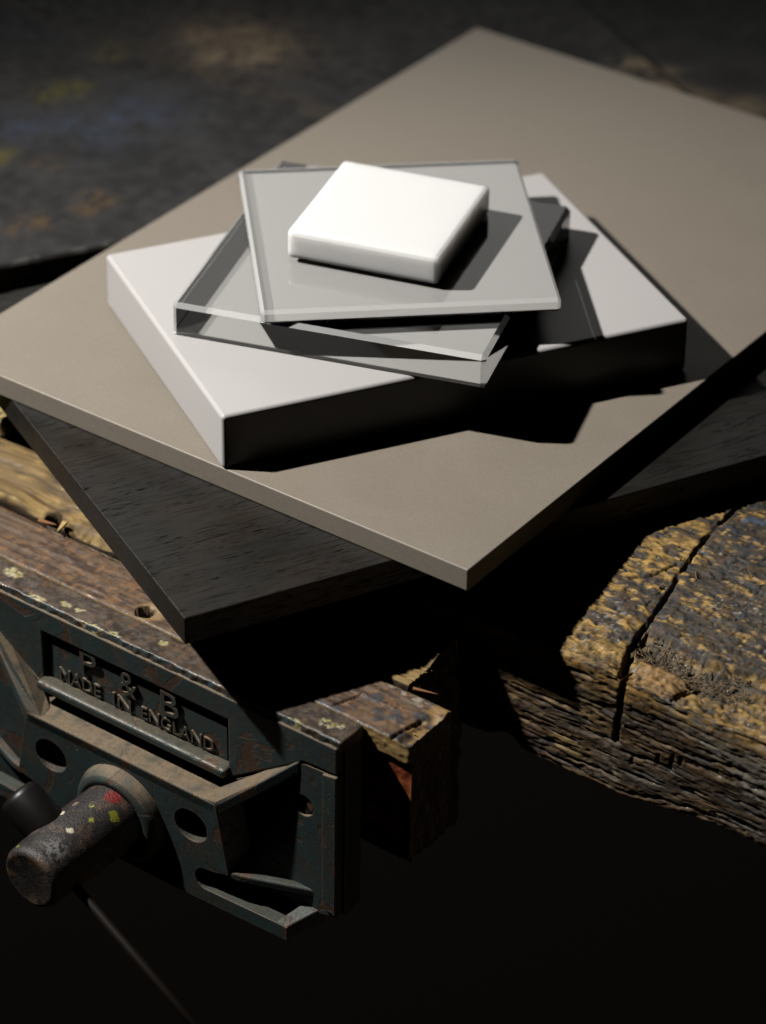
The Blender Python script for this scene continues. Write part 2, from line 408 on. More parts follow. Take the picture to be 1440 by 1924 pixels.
def beam_col(P, n, Q):
    s, t, z, dc, dfr, ft, rs, chip, trough = beam_fields(P)
    top = sstep(.35, .75, n[:, 2]); z0 = z; z = z - beam_sag(t) * sstep(-112, -31, z)
    f1 = fbm(P / 9, 4, 21); f2 = fbm(np.stack([s / 3.6, t / 1.4, z / 2], 1), 4, 22); f3 = fbm(np.stack([s / 14, t / 3.6, z / 3], 1), 5, 23, .6)
    c = lerp(GRIME * .6, BLUEGREY * .75, sstep(.5, .64, f1))
    c = lerp(c, np.array((.085, .06, .03)), sstep(.42, .6, fbm(np.stack([s / 3, t / 1.2, z], 1), 3, 29)) * .75)
    sel = .72 * f3 + .28 * f2 + .022 * sstep(4, -2, rs) + .12 * sstep(24, 2, t - 100) - .05 * ((rs > 0) & (t > ft)) + .05 * chip + .05 * sstep(58, 46, s) + .03 * sstep(160, 200, t) * (rs < 0)
    sel -= .11 * np.exp(-(((s - 58) / 8) ** 2 + ((t - 146) / 17) ** 2))
    cl = fbm(np.stack([s / 15, t / 6, z / 9], 1), 4, 36) * 9; crev = sstep(.35, .05, cl - np.floor(cl)) * top
    och = sstep(.50, .57, sel + .02 * np.sin(np.floor(cl) * 2.4))
    c = lerp(c, OCHRE * np.array((1.05, 1.05, 1.0)) * np.clip(-.35 + 2.2 * f2, .12, 1.5)[:, None], och * .92)
    c = lerp(c, BROWN * .8, sstep(.55, .66, fbm(P / 4, 3, 24)) * .6)
    c = lerp(c, np.array((.085, .062, .033)) * (.4 + f2)[:, None], np.clip(trough * 1.2, 0, 1))
    blue = sstep(.54, .62, fbm(P / 4, 3, 26)) * (np.exp(-(((s - 76) / 11) ** 2 + ((t - 228) / 10) ** 2)))
    c = lerp(c, np.array((.07, .115, .19)), np.clip(blue, 0, 1) * .9)
    wsp = np.exp(-(((s - 56) / 9) ** 2 + ((t - 128) / 10) ** 2))
    white = sstep(.70, .76, fbm(P / 1.5, 2, 27) + .1 * wsp) * np.clip(sstep(.5, .62, fbm(P / 14, 2, 28)) + wsp, 0, 1)
    c = lerp(c, np.array((.34, .31, .27)), white * .8)
    stub = sstep(86, 88, s) * sstep(113, 109, s) * sstep(117, 112, t)
    c = lerp(c, np.array((.34, .195, .07)) * (.5 + .8 * f2)[:, None], stub * sstep(-58, -48, z) * sstep(.34, .5, f2))
    c = lerp(c, np.array((.016, .012, .008)), sstep(1.5, .4, dc) * top * .8)
    c = c * (1 - .6 * sstep(.026, .006, np.abs(fbm(np.stack([s / 26, t / 3.6, z0 / 9], 1), 3, 46) - .5)))[:, None]
    pit = sstep(.60, .72, fbm(P / 2.4, 3, 16)); c = c * (1 - .45 * pit - .35 * crev * sstep(150, 110, t))[:, None]
    for (pts, dep) in SPLITS: c = c * (1 - .6 * sstep(1.6, .4, polydist(s, t, pts)))[:, None]
    # front face: long dark streaks of grain
    g = fbm(np.stack([s / 40, t / 3, z / 0.8], 1), 3, 4); g2 = fbm(np.stack([s / 50, t / 4, z / 4.5], 1), 3, 30)
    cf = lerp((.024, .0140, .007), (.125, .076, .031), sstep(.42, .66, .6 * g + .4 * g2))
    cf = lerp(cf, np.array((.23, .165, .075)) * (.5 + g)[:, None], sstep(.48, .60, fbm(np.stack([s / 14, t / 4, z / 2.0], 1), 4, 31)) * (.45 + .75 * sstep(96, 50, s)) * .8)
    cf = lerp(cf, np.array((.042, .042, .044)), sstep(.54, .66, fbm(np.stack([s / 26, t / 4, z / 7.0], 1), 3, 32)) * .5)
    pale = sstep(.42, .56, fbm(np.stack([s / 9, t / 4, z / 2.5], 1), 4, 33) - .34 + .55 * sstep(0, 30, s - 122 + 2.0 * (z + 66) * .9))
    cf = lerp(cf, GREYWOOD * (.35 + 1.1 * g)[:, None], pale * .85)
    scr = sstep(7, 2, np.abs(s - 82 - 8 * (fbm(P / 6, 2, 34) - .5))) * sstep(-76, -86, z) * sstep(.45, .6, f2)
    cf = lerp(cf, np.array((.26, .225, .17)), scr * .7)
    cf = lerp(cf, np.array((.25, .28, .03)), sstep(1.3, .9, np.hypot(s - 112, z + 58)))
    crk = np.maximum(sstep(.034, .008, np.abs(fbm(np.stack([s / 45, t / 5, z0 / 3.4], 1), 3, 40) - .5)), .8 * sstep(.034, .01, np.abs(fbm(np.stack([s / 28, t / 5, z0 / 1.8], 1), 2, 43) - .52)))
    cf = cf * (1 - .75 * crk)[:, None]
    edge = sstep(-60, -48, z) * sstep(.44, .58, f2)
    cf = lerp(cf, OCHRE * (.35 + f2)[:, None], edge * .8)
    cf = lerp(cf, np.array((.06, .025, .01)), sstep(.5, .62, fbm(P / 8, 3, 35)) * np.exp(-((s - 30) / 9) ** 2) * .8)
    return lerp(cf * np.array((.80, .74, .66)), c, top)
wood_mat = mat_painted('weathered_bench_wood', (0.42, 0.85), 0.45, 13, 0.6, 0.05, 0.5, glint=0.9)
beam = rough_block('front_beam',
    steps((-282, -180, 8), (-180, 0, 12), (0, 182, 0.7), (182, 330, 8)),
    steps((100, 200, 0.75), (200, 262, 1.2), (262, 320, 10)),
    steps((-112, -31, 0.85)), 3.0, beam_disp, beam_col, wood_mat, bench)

def plank_disp(P, n):
    Q = P.copy(); top = np.clip(n[:, 2], 0, 1)
    Q[:, 2] += top * (1.2 * (fbm(P / 25, 3, 41) - .5) + .8 * (fbm(P / 6, 2, 42) - .5)); return Q
PANEL = (-207.0, 251.0, math.radians(24.3))
def plank_disp_flat(P, n):
    Q = P.copy(); Q[:, 2] -= np.clip(n[:, 2], 0, 1) * .5 * fbm(P / 6, 3, 42); return Q
YEL = [(-482, 423), (-484, 436), (-472, 355), (-470, 372), (-464, 373), (-446, 275)]
BLU = [(-418, 335), (-422, 357), (-457, 313), (-441, 334), (-427, 375), (-411, 375), (-557, 417)]
RST = [(-364, 272), (-364, 259), (-416, 286), (-380, 219), (-375, 231), (-370, 274)]
BEI = [(-454, 479), (-415, 495), (-438, 496), (-410, 475), (-430, 459), (-192, 596), (-222, 614), (-158, 608), (-279, 565)]
def spots(P, pts, r, seed, th=.42):
    m = np.zeros(len(P)); q = P[:, :2] + 9 * (np.stack([fbm(P / 8, 3, seed), fbm(P / 8, 3, seed + 9)], 1) - .5)
    for (a, b) in pts: m = np.maximum(m, np.exp(-(((q[:, 0] - a) ** 2 + (q[:, 1] - b) ** 2) / r ** 2)))
    return m * sstep(th, th + .14, fbm(P / 4.5, 4, seed + 3))
def plank_col(P, n, Q):
    f1 = fbm(P / 30, 4, 51); f2 = fbm(P / 7, 4, 52)
    c = lerp((.0135, .0135, .0135), (.031, .0305, .031), sstep(.35, .68, .5 * f1 + .5 * f2))
    c = lerp(c, np.array((.030, .036, .055)), spots(P, BLU, 26, 60, .40) * .7)
    c = lerp(c, np.array((.035, .052, .085)), spots(P, BLU, 7, 63, .44) * .7)
    c = lerp(c, np.array((.10, .085, .015)), spots(P, YEL, 11, 66, .40) * .7)
    c = lerp(c, np.array((.065, .042, .022)), spots(P, RST, 9, 70, .44))
    br = sstep(470, 520, P[:, 0] * -1 * 0 + P[:, 1]) * sstep(-470, -440, P[:, 0]) * sstep(-330, -400, P[:, 0])
    br = np.exp(-(((P[:, 0] + 432) / 42) ** 2 + ((P[:, 1] - 490) / 34) ** 2))
    c = lerp(c, np.array((.085, .062, .042)), np.clip(br * 1.2, 0, 1) * sstep(.36, .5, f2))
    c = lerp(c, np.array((.17, .13, .085)), spots(P, BEI, 14, 74, .38))
    jl = np.exp(-((P[:, 1] - 440) / 9) ** 2) * sstep(.4, .55, f2)
    c = lerp(c, np.array((.05, .036, .023)), jl * .6)
    return c
plank_mat = mat_painted('paint_stained_bench_top', (0.55, 0.85), 0.2, 6, 0.3, 0.05, 0.3)
rough_block('plank', steps((-620, 330, 12)), steps((321, 860, 12)), steps((-70, -28.8, 14)), 0.4, plank_disp, plank_col, plank_mat, bench)
rough_block('plank', steps((-620, -284, 8)), steps((174, 320, 8)), steps((-70, -28.8, 14)), 0.4, plank_disp, plank_col, plank_mat, bench)
# a paint-stained panel lying on the bench behind the boards, the shade of its front edge put into the colour
PX, PY, PA = PANEL
def panel_local(P):
    x = PX + P[:, 0] * math.cos(PA) - P[:, 1] * math.sin(PA) - FRAME[0]; y = PY + P[:, 0] * math.sin(PA) + P[:, 1] * math.cos(PA) - FRAME[1]
    ca, sa = math.cos(TURN), math.sin(TURN)
    k_ = 1.045                                       # the panel lies a little higher than the bench it hides
    return np.stack([x * ca + y * sa, (-x * sa + y * ca) * k_, P[:, 2]], 1)
def panel_col(P, n, Q):
    c = plank_col(panel_local(P), n, Q)
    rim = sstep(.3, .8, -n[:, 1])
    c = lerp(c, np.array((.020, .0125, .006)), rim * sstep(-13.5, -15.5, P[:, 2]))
    return lerp(c, np.array((.10, .095, .085)), np.exp(-((P[:, 1] - .6) / 1.6) ** 2) * sstep(.45, .6, fbm(P / 5, 3, 48)) * .7)
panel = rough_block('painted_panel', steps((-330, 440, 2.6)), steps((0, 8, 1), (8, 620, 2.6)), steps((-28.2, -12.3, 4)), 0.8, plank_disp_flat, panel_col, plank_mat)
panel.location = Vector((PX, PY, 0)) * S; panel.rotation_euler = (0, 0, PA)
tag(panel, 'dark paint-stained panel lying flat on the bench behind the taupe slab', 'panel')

def endblock_disp(P, n):
    d = 3.0 * (fbm(P / 9, 4, 81) - .5) + 2 * (fbm(P / 3, 3, 82) - .5); return P + n * d[:, None]
def endblock_col(P, n, Q):
    f = fbm(P / 4, 4, 83); g = fbm(np.stack([P[:, 0] / 4, P[:, 1] / 4, P[:, 2] / 14], 1), 4, 84)
    c = lerp((.05, .03, .016), (.24, .165, .07), sstep(.4, .6, .5 * f + .5 * g))
    return lerp(c, np.array((.40, .31, .11)), sstep(.3, .8, n[:, 2]) * sstep(.35, .5, f))
rough_block('end_block', steps((-345, -284, 1.4)), steps((92, 171, 2)), steps((-110, -46, 1.4)), 5, endblock_disp, endblock_col, wood_mat, bench)

# rear cheek of the vise jaw, raw torn timber let into the bench front
def cheek_disp(P, n):
    s, t, z = P.T; top = np.clip(n[:, 2], 0, 1)
    g = fbm(np.stack([(s + 3 * t) / 45, (t - .12 * s) / 1.5, z / 2], 1), 4, 91)
    d = 2.4 * (g - .5) + 1.2 * (fbm(P / 7, 3, 92) - .5) + .7 * (fbm(np.stack([s / 3, t / .9, z], 1), 2, 90) - .5)
    Q = P + n * d[:, None]
    hole = np.hypot((s + 221) / 1.25, t - 57.5) + 2.5 * (fbm(P / 2.5, 2, 93) - .5)
    Q[:, 2] -= top * 14 * sstep(5.6, 4.0, hole)
    torn = sstep(-215, -204, s) * sstep(-180, -190, s) * sstep(62, 56, t)
    Q[:, 2] -= top * torn * (2 + 6 * fbm(P / 2.2, 3, 94))
    Q[:, 2] += top * (4.0 * sstep(-232, -250, s) + 3.5 * sstep(66, 80, t))
    Q[:, 0] += np.clip(n[:, 0], 0, 1) * (sstep(-60, -100, z) * 6 - 4 + 7 * (fbm(P / 3, 3, 95) - .5))
    return Q
def cheek_col(P, n, Q):
    s, t, z = P.T
    g = fbm(np.stack([(s + 3 * t) / 45, (t - .12 * s) / 1.5, z / 2], 1), 4, 91); f = fbm(np.stack([s / 8, t / 2, z / 2], 1), 4, 97)
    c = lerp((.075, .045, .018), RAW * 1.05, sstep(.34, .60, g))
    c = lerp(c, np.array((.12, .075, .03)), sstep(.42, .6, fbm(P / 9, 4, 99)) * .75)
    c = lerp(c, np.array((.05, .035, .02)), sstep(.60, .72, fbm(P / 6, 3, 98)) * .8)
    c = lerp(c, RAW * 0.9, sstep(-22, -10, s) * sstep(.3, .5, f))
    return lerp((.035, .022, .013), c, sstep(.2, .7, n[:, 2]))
raw_mat = mat_painted('raw_torn_wood', (0.5, 0.9), 0.35, 14, 0.6, 0.05, 0.35, (0.35, 1, 1), glint=0.7)
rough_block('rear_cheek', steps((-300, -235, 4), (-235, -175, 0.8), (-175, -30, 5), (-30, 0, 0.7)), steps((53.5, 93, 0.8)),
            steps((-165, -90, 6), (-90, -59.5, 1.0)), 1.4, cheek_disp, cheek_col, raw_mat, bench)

def splinter(name, base, direction, ln, wd, th, mat, parent, curl=0.15):
    """a torn sliver: a tapering bent strip with real thickness"""
    b = Vector(base); d = Vector(direction).normalized(); sd = d.cross(Vector((0, 0, 1))).normalized(); up = sd.cross(d)
    V = []; N = 5
    for k in range(N):
        u = k / (N - 1); w_ = wd * (1 - u) ** 0.7 + 0.08; c = b + d * ln * u + up * curl * ln * u * u
        for a_, h in ((-1, -1), (1, -1), (1, 1), (-1, 1)):
            V.append(tuple(c + sd * a_ * w_ / 2 + up * h * th * (1 - .6 * u) / 2))
    F = [(0, 1, 2, 3), tuple(4 * (N - 1) + j for j in (3, 2, 1, 0))]
    for k in range(N - 1):
        for j in range(4):
            a0 = 4 * k + j; a1 = 4 * k + (j + 1) % 4
            F.append((a1, a0, a0 + 4, a1 + 4))
    return mesh_obj(name, V, F, mat, parent)
def mat_flat(name, col, rough=0.7, spec=0.4, grain=10, var=0.25):
    k = NT(name); f = k.noise(k.coord(), grain, 3)
    k.set(Base_Color=k.mix(f, tuple(np.array(col) * (1 - var)), tuple(np.array(col) * (1 + var))), Roughness=rough, Specular_IOR_Level=spec)
    return k.m
sliver_mat = mat_flat('pale_sliver_wood', (0.36, 0.25, 0.095)); redsliver_mat = mat_flat('reddish_sliver_wood', (0.20, 0.09, 0.035))
rs = random.Random(11)
for k in range(14):
    t_ = 57 + k * 2.1 + rs.uniform(-1, 1)
    splinter('splinter', (-6 + rs.uniform(-2, 3), t_, -59.5 + rs.uniform(-2, .5)), (1, rs.uniform(-.3, .5), rs.uniform(-.25, .3)),
             rs.uniform(2, 6), rs.uniform(.3, .8), .3, sliver_mat, bench, rs.uniform(-.1, .25))
splinter('splinter', (-226, 49.5, -57.5), (.93, .1, .05), 11, 2.2, 1.0, redsliver_mat, bench, .05)
splinter('splinter', (-214, 55.5, -57), (.25, -.9, -.1), 9, 2.4, 1.4, sliver_mat, bench, .1)
splinter('splinter', (2, 52, -59), (1, .35, -.05), 12, 1.8, .8, redsliver_mat, bench, .0)

# crumbs and shavings that have gathered in the broken trough
V, F = [], []
rd = random.Random(5)
def crumb(c, d, ln, wd, th):
    d = Vector(d).normalized(); sd = d.cross(Vector((rd.uniform(-.4, .4), rd.uniform(-.4, .4), 1))).normalized(); up = sd.cross(d); n0 = len(V)
    for u, sc_ in ((-.5, .6), (.5, .35)):
        for a_, h in ((-1, -1), (1, -1), (1, 1), (-1, 1)):
            V.append(tuple(Vector(c) + d * ln * u + sd * a_ * wd * sc_ + up * h * th * sc_))
    for f in ((3, 2, 1, 0), (4, 5, 6, 7), (0, 1, 5, 4), (1, 2, 6, 5), (2, 3, 7, 6), (3, 0, 4, 7)): F.append(tuple(n0 + i for i in f))
for k in range(360):
    s_ = rd.uniform(78, 140); tf = np.interp(s_, [p[0] for p in FRACT], [p[1] for p in FRACT])
    if rd.random() < .75: t_ = tf - abs(rd.gauss(9, 5)); zz = -33.2 - 3.6 * math.exp(-((t_ - tf + 9) / 7.5) ** 2)
    else: s_, t_, zz = rd.uniform(20, 180), rd.uniform(108, 230), -30.8
    if t_ < 106: continue
    zz -= float(beam_sag(np.array([t_]))[0])
    ln = rd.choice((.6, .8, 1, 1.2, 2.4, 4.2))
    crumb((s_, t_, zz + rd.uniform(-.3, .8)), (rd.gauss(0, 1), rd.gauss(0, 1), rd.gauss(0, .25)), ln, rd.uniform(.25, .5), rd.uniform(.2, .45))
crumbs = mesh_obj('wood_crumbs', V, F, mat_flat('wood_crumbs', (.17, .115, .055), .7, .4, 2.5, .75))
crumbs.location = Vector(FRAME) * S; crumbs.rotation_euler = (0, 0, TURN)
tag(crumbs, 'crumbs and splinters of wood lying in the broken hollow of the bench top', 'debris', kind='stuff')

# ------------------------------------------------------------------ the vise
vise = empty('bench_vise', FRAME, TURN)
tag(vise, 'old cast iron woodworking vise with chipped blue-green paint and raised lettering, on the bench front', 'vise')
def mat_cast(name, paint=(0.021, 0.035, 0.0355), bare=(0.040, 0.026, 0.018), cover=0.56, dust=0.8, rough=0.55):
    k = NT(name); c = k.coord()
    n1 = k.noise(c, 0.34, 9, 0.60, 0.9); n2 = k.noise(c, 5.0, 4, 0.6); n3 = k.noise(c, 0.5, 2)
    pc = k.mix(n3, tuple(np.array(paint) * 0.75), tuple(np.array(paint) * (1.1, 1.2, 1.15)))
    pc = k.mix(k.ramp(n2, [(.3, 0.), (.8, 1.)]), pc, k.mix(1.0, pc, (.72, .75, .72), 'MULTIPLY'))
    bc = k.mix(n2, tuple(np.array(bare) * .6), tuple(np.array(bare) * (1.7, 1.45, 1.2)))
    bv = k.new('ShaderNodeBevel', samples=6); bv.inputs['Radius'].default_value = 0.16
    ge = k.new('ShaderNodeNewGeometry')
    dt = k.new('ShaderNodeVectorMath', operation='DOT_PRODUCT'); k.link(bv.outputs[0], dt.inputs[0]); k.link(ge.outputs['Normal'], dt.inputs[1])
    edge = k.ramp(k.math('ADD', dt.outputs['Value'], k.math('MULTIPLY', k.math('SUBTRACT', n1, 0.5), 0.35)), [(0.88, 1.0), (0.985, 0.0)])
    m = k.ramp(n1, [(cover, 1.0), (cover + 0.025, 0.0)])
    m = k.math('MULTIPLY', m, k.math('SUBTRACT', 1.0, edge), True)
    grime = k.ramp(k.noise(c, 0.75, 5, .65), [(.47, 0.), (.66, .6)])
    bc = k.mix(k.math('MULTIPLY', edge, .55), bc, (.16, .135, .11))
    col = k.mix(m, bc, k.mix(grime, pc, k.mix(n2, (.011, .009, .007), (.046, .035, .024))))
    yel = k.ramp(k.noise(c, 1.7, 4, .6), [(.70, 0.), (.72, 1.)])
    col = k.mix(k.math('MULTIPLY', yel, .7), col, (.20, .17, .03))
    sp = k.new('ShaderNodeSeparateXYZ'); k.link(ge.outputs['True Normal'], sp.inputs[0])
    du = k.math('MULTIPLY', k.ramp(sp.outputs[2], [(.45, 0.), (.85, dust)]), k.ramp(k.noise(c, 1.1, 5, .6), [(.28, .25), (.5, 1.)]), True)
    col = k.mix(du, col, k.mix(n2, (.075, .052, .030), (.26, .19, .115)))
    k.set(Base_Color=col, Roughness=k.ramp(k.mix(du, n2, 1.0), [(.3, rough - .15), (.8, rough + .2)]), Specular_IOR_Level=.45,
          Metallic=k.math('MULTIPLY', edge, .5))
    h = k.math('ADD', k.math('MULTIPLY', m, 0.6), k.math('MULTIPLY', k.noise(c, 14, 3, .7), .55))
    k.bump(h, 0.75, 0.045)
    return k.m
cast = mat_cast('chipped_cast_iron'); castlow = mat_cast('chipped_cast_iron_underside', cover=0.56, dust=0.12)
MID = -121.5
def prism(name, poly, ax, a0, a1, mat, parent, holes=(), bev=0.9, seg=2):
    """extrude an outline (with holes) of the (s,z) plane along t (ax 't') or of the (s,t) plane along z (ax 'z')"""
    from mathutils.geometry import tessellate_polygon
    loops = [list(poly)] + [list(h) for h in holes]
    def area(l): return sum(a[0] * b[1] - b[0] * a[1] for a, b in zip(l, l[1:] + l[:1])) / 2
    loops = [l if (area(l) > 0) == (k == 0) else l[::-1] for k, l in enumerate(loops)]
    flat = [p for l in loops for p in l]
    tri = tessellate_polygon([[Vector((p[0], p[1], 0)) for p in l] for l in loops])
    n = len(flat)
    def pt(p, a): return (p[0], a, p[1]) if ax == 't' else (p[0], p[1], a)
    V = [pt(p, a0) for p in flat] + [pt(p, a1) for p in flat]; F = []
    for t in tri:
        p, q, r_ = (flat[i] for i in t)
        if (q[0] - p[0]) * (r_[1] - p[1]) - (q[1] - p[1]) * (r_[0] - p[0]) < 0: t = t[::-1]
        F.append(tuple(t)); F.append(tuple(i + n for i in t[::-1]))
    b = 0
    for l in loops:
        for k in range(len(l)):
            i, j = b + k, b + (k + 1) % len(l); F.append((j, i, i + n, j + n))
        b += len(l)
    o = mesh_obj(name, V, F, mat, parent)
    bm = bmesh.new(); bm.from_mesh(o.data); bmesh.ops.recalc_face_normals(bm, faces=bm.faces[:]); 
    bmesh.ops.dissolve_limit(bm, angle_limit=0.02, verts=bm.verts[:], edges=bm.edges[:])
    bm.to_mesh(o.data); bm.free()
    if bev: bevel(o, bev, seg, 28, smooth=False)
    return o
def arc(cx, cy, r_, a0, a1, n):
    return [(cx + r_ * math.cos(math.radians(a0 + (a1 - a0) * k / n)), cy + r_ * math.sin(math.radians(a0 + (a1 - a0) * k / n))) for k in range(n + 1)]
def mir(pts): return [(2 * MID - x, y) for x, y in pts][::-1]
def sym(half): return list(half) + mir(half)          # half runs from the middle-top round the right side to the middle-bottom
# back plate with its scooped lower corners
half = [(-0.3, -64), (-0.3, -165)] + arc(0, -198, 33, 92, 172, 9) + [(-40, -190)]
plate = prism('jaw_plate', sym(half), 't', 4.0, 16.5, cast, vise, bev=1.2)
circ = lambda cx, cy, rx, ry, n=26: [(cx + rx * math.cos(2 * math.pi * k / n), cy + ry * math.sin(2 * math.pi * k / n)) for k in range(n)]
low = [(-2, -80.5), (-21, -81.5), (-61, -109.5), (-61, -188.5), (-40, -188.5)] + arc(0, -198, 33.6, 170, 93, 9) + [(-2, -164)]
for sg in (0, 1):
    prism('lower_face', mir(low) if sg else low, 't', -0.6, 4.2, cast, vise, holes=() if sg else (circ(-21.3, -105.9, 5.9, 5.9),), bev=0.7)
    q = [(-9.5, -81), (-1.2, -79.5), (-1.2, -163), (-9.5, -160)]
    prism('rim', mir(q) if sg else q, 't', -2.2, -0.3, cast, vise, bev=0.7)
face = [(-2, -64), (-2, -79), (-21, -80), (-62, -108.5)]
prism('upper_face', sym(face), 't', -1.0, 4.2, cast, vise, holes=([(-180.5, -105), (-65.5, -105), (-65.5, -76.5), (-180.5, -76.5)],), bev=0.9, seg=3)
# top flange, worn to dark metal with flakes of old paint
FLK = [(-208, 10.5, 5.5, 3.5), (-170, 6.2, 3.4, 2), (-161.6, 6.1, 3, 1.6), (-135.8, 1.6, 4, 1.4), (-113.8, 10.2, 2.4, 1.7), (-14.5, 8, 4.5, 3.2), (-8.5, 10, 2, 2.0), (-186, 2, 7, 1.6), (-150, .6, 8, 1.2), (-60, 1, 6, 1.4), (-28, .6, 5, 1)]
def flange_disp(P, n):
    d = .9 * (fbm(P / 6, 3, 101) - .5) + .5 * (fbm(P / 1.6, 3, 102) - .5)
    e = np.clip(-n[:, 1], 0, 1) * 1.4 * (fbm(np.stack([P[:, 0] / 3.5, P[:, 1] / 9, P[:, 2] / 5], 1), 3, 103) - .5)
    Q = P + n * d[:, None]; Q[:, 1] += e; return Q
def flange_col(P, n, Q):
    s, t, z = P.T; f = fbm(P / 5, 4, 104); g = fbm(P / 1.5, 3, 105)
    c = lerp((.034, .025, .019), (.088, .064, .045), sstep(.34, .66, .6 * f + .4 * g))
    c = lerp(c, np.array((.13, .07, .035)), sstep(.6, .7, fbm(P / 3.5, 4, 106)) * .6)
    m = np.zeros(len(P)); jx = s + 3 * (fbm(P / 2, 3, 107) - .5); jy = t + 3 * (fbm(P / 2, 3, 108) - .5)
    for a, b, ra, rb in FLK: m = np.maximum(m, sstep(1.15, .75, np.hypot((jx - a) / ra, (jy - b) / rb)))
    m *= sstep(.36, .46, g)
    fc = lerp((.30, .27, .08), (.42, .37, .26), sstep(.42, .58, fbm(P / 1.1, 2, 109)))
    c = lerp(c, fc, m)
    front = sstep(.4, .8, -n[:, 1])
    chips = sstep(.5, .56, fbm(P / 3.2, 4, 110))
    pc = lerp((.035, .052, .054), (.05, .07, .07), f)
    return lerp(c, lerp(c * .7, pc, chips), front)
metal_mat = mat_painted('worn_dark_metal', (0.28, 0.62), 0.6, 13, 0.5, 0.04, 0.35, glint=1.0)
rough_block('top_flange', steps((-243, 0, .8)), steps((0, 17, .7)), steps((-67, -60, .8)), .7, flange_disp, flange_col, metal_mat, vise)
# front box: the panel with two bolt holes, side ribs, ledge, lower webs
pan = [(-62.3, -117), (-55, -156), (-66, -159)] + arc(-69.5, -165.5, 6.2, 95, 265, 8) + [(-40, -170.5), (-27, -170), (-20, -170), (-20, -178)]
half = pan + [(-39, -178.5), (-90, -180.2)]
circ = lambda cx, cy, rx, ry, n=26: [(cx + rx * math.cos(2 * math.pi * k / n), cy + ry * math.sin(2 * math.pi * k / n)) for k in range(n)]
prism('front_panel', sym(half), 't', -15, -8, castlow, vise, holes=(circ(-77.5, -136.5, 10, 9.0), circ(-165.5, -136.5, 10, 9.0), circ(-120.5, -149.5, 17, 17)), bev=1.1)
prism('ledge', [(-180.7, -15), (-62.3, -15), (-60, -8), (-60, 4.2), (-183, 4.2), (-183, -8)], 'z', -123, -116.7, cast, vise, bev=1.3, seg=3)
def hexa(name, low, high, mat, parent, bev=1.0):
    n = len(low); V = list(low) + list(high)
    F = [tuple(range(n)), tuple(range(2 * n - 1, n - 1, -1))] + [((k + 1) % n, k, k + n, (k + 1) % n + n) for k in range(n)]
    o = mesh_obj(name, V, F, mat, parent)
    bm = bmesh.new(); bm.from_mesh(o.data); bmesh.ops.recalc_face_normals(bm, faces=bm.faces[:]); bm.to_mesh(o.data); bm.free()
    return bevel(o, bev, 3, 25, smooth=False) if bev else o
def mir3(pts): return [(2 * MID - x, y, z) for x, y, z in pts][::-1]
rib = [(-62.3, -15, -116.6), (-43, -8.2, -99), (-23, -0.9, -80), (-20.5, 4.5, -78), (-33, 4.5, -87), (-50, 3, -103), (-64, -2, -114.5), (-70, -5, -116.4), (-72, -14.8, -116.6)]
for sg in (0, 1):
    q = mir3(rib) if sg else rib
    hexa('rib', [(x, y, z - 7.5) for x, y, z in q], q, cast, vise, 1.1)
    q = [(-57, -14.9), (-49, -13.3), (-9.5, 1.5), (-9.5, 4.8), (-15, 4.8), (-50, -8.8), (-60, -9.8)]
    prism('web', mir(q) if sg else q, 'z', -158.5, -154.0, castlow, vise, bev=1.2, seg=3)
    lo = [(-66, -14.6, -156), (-55.2, -14.6, -156), (-50, 4.2, -156), (-66, 4.2, -156)]; hi = [(-70, -14.6, -118), (-61.8, -14.6, -118), (-56, 4.2, -118), (-70, 4.2, -118)]
    hexa('side_wall', mir3(lo) if sg else lo, mir3(hi) if sg else hi, cast, vise, 0)
    lo = [(-27, -14.8, -177.5), (-20.3, -14.8, -177.5), (-9, 5, -172), (-19, 5, -172)]; hi = [(x, y, -169.8 + (y + 15) * .35) for x, y, z in lo]
    hexa('side_wall', mir3(lo) if sg else lo, mir3(hi) if sg else hi, castlow, vise, 0.8)
# recessed sign with its rounded lower lip
sign = prism('sign_plate', [(-180.3, -104.8), (-65.7, -104.8), (-65.7, -76.7), (-180.3, -76.7)], 't', 3.0, 4.6, cast, vise, bev=0)
prism('sign_lip', [(-182, -109), (-64, -109), (-64, -103.6), (-182, -103.6)], 't', -6.0, 3.5, mat_cast('rubbed_cast_iron', cover=0.56, dust=0.3, rough=0.36), sign, bev=2.2, seg=4)
prism('sign_tablet', [(-178, -103.5), (-68, -103.5), (-68, -83.5), (-178, -83.5)], 't', 1.7, 3.2, cast, sign, bev=.45)
def lettering(txt, s0, s1, z0, z1, t0, depth, skew=0.0):
    cu = bpy.data.curves.new('embossed_lettering', 'FONT'); cu.body = txt; cu.extrude = depth / 2 * S; cu.size = 1.0; cu.resolution_u = 3
    tmp = bpy.data.objects.new('tmp', cu); COL.objects.link(tmp)
    dg = bpy.context.evaluated_depsgraph_get(); dg.update()
    me = bpy.data.meshes.new_from_object(tmp.evaluated_get(dg)); bpy.data.objects.remove(tmp)
    co = np.empty(len(me.vertices) * 3); me.vertices.foreach_get('co', co); co = co.reshape(-1, 3)
    lo, hi = co.min(0), co.max(0)
    x = s0 + (co[:, 0] - lo[0]) / (hi[0] - lo[0]) * (s1 - s0); zz = z0 + (co[:, 1] - lo[1]) / (hi[1] - lo[1]) * (z1 - z0)
    y = t0 - (co[:, 2] / S + depth / 2)
    me.vertices.foreach_set('co', (np.stack([x, y, zz], 1) * S).ravel()); me.update(); me.name = 'embossed_lettering'
    o = bpy.data.objects.new('embossed_lettering', me); COL.objects.link(o); me.materials.append(cast); o.parent = sign
    return o
lettering('P', -157.2, -147, -91, -77.5, 3.2, 3.4)
lettering('&', -133, -122, -92, -78.5, 3.2, 3.4)
lettering('B', -107, -96, -92, -78.5, 3.2, 3.4)
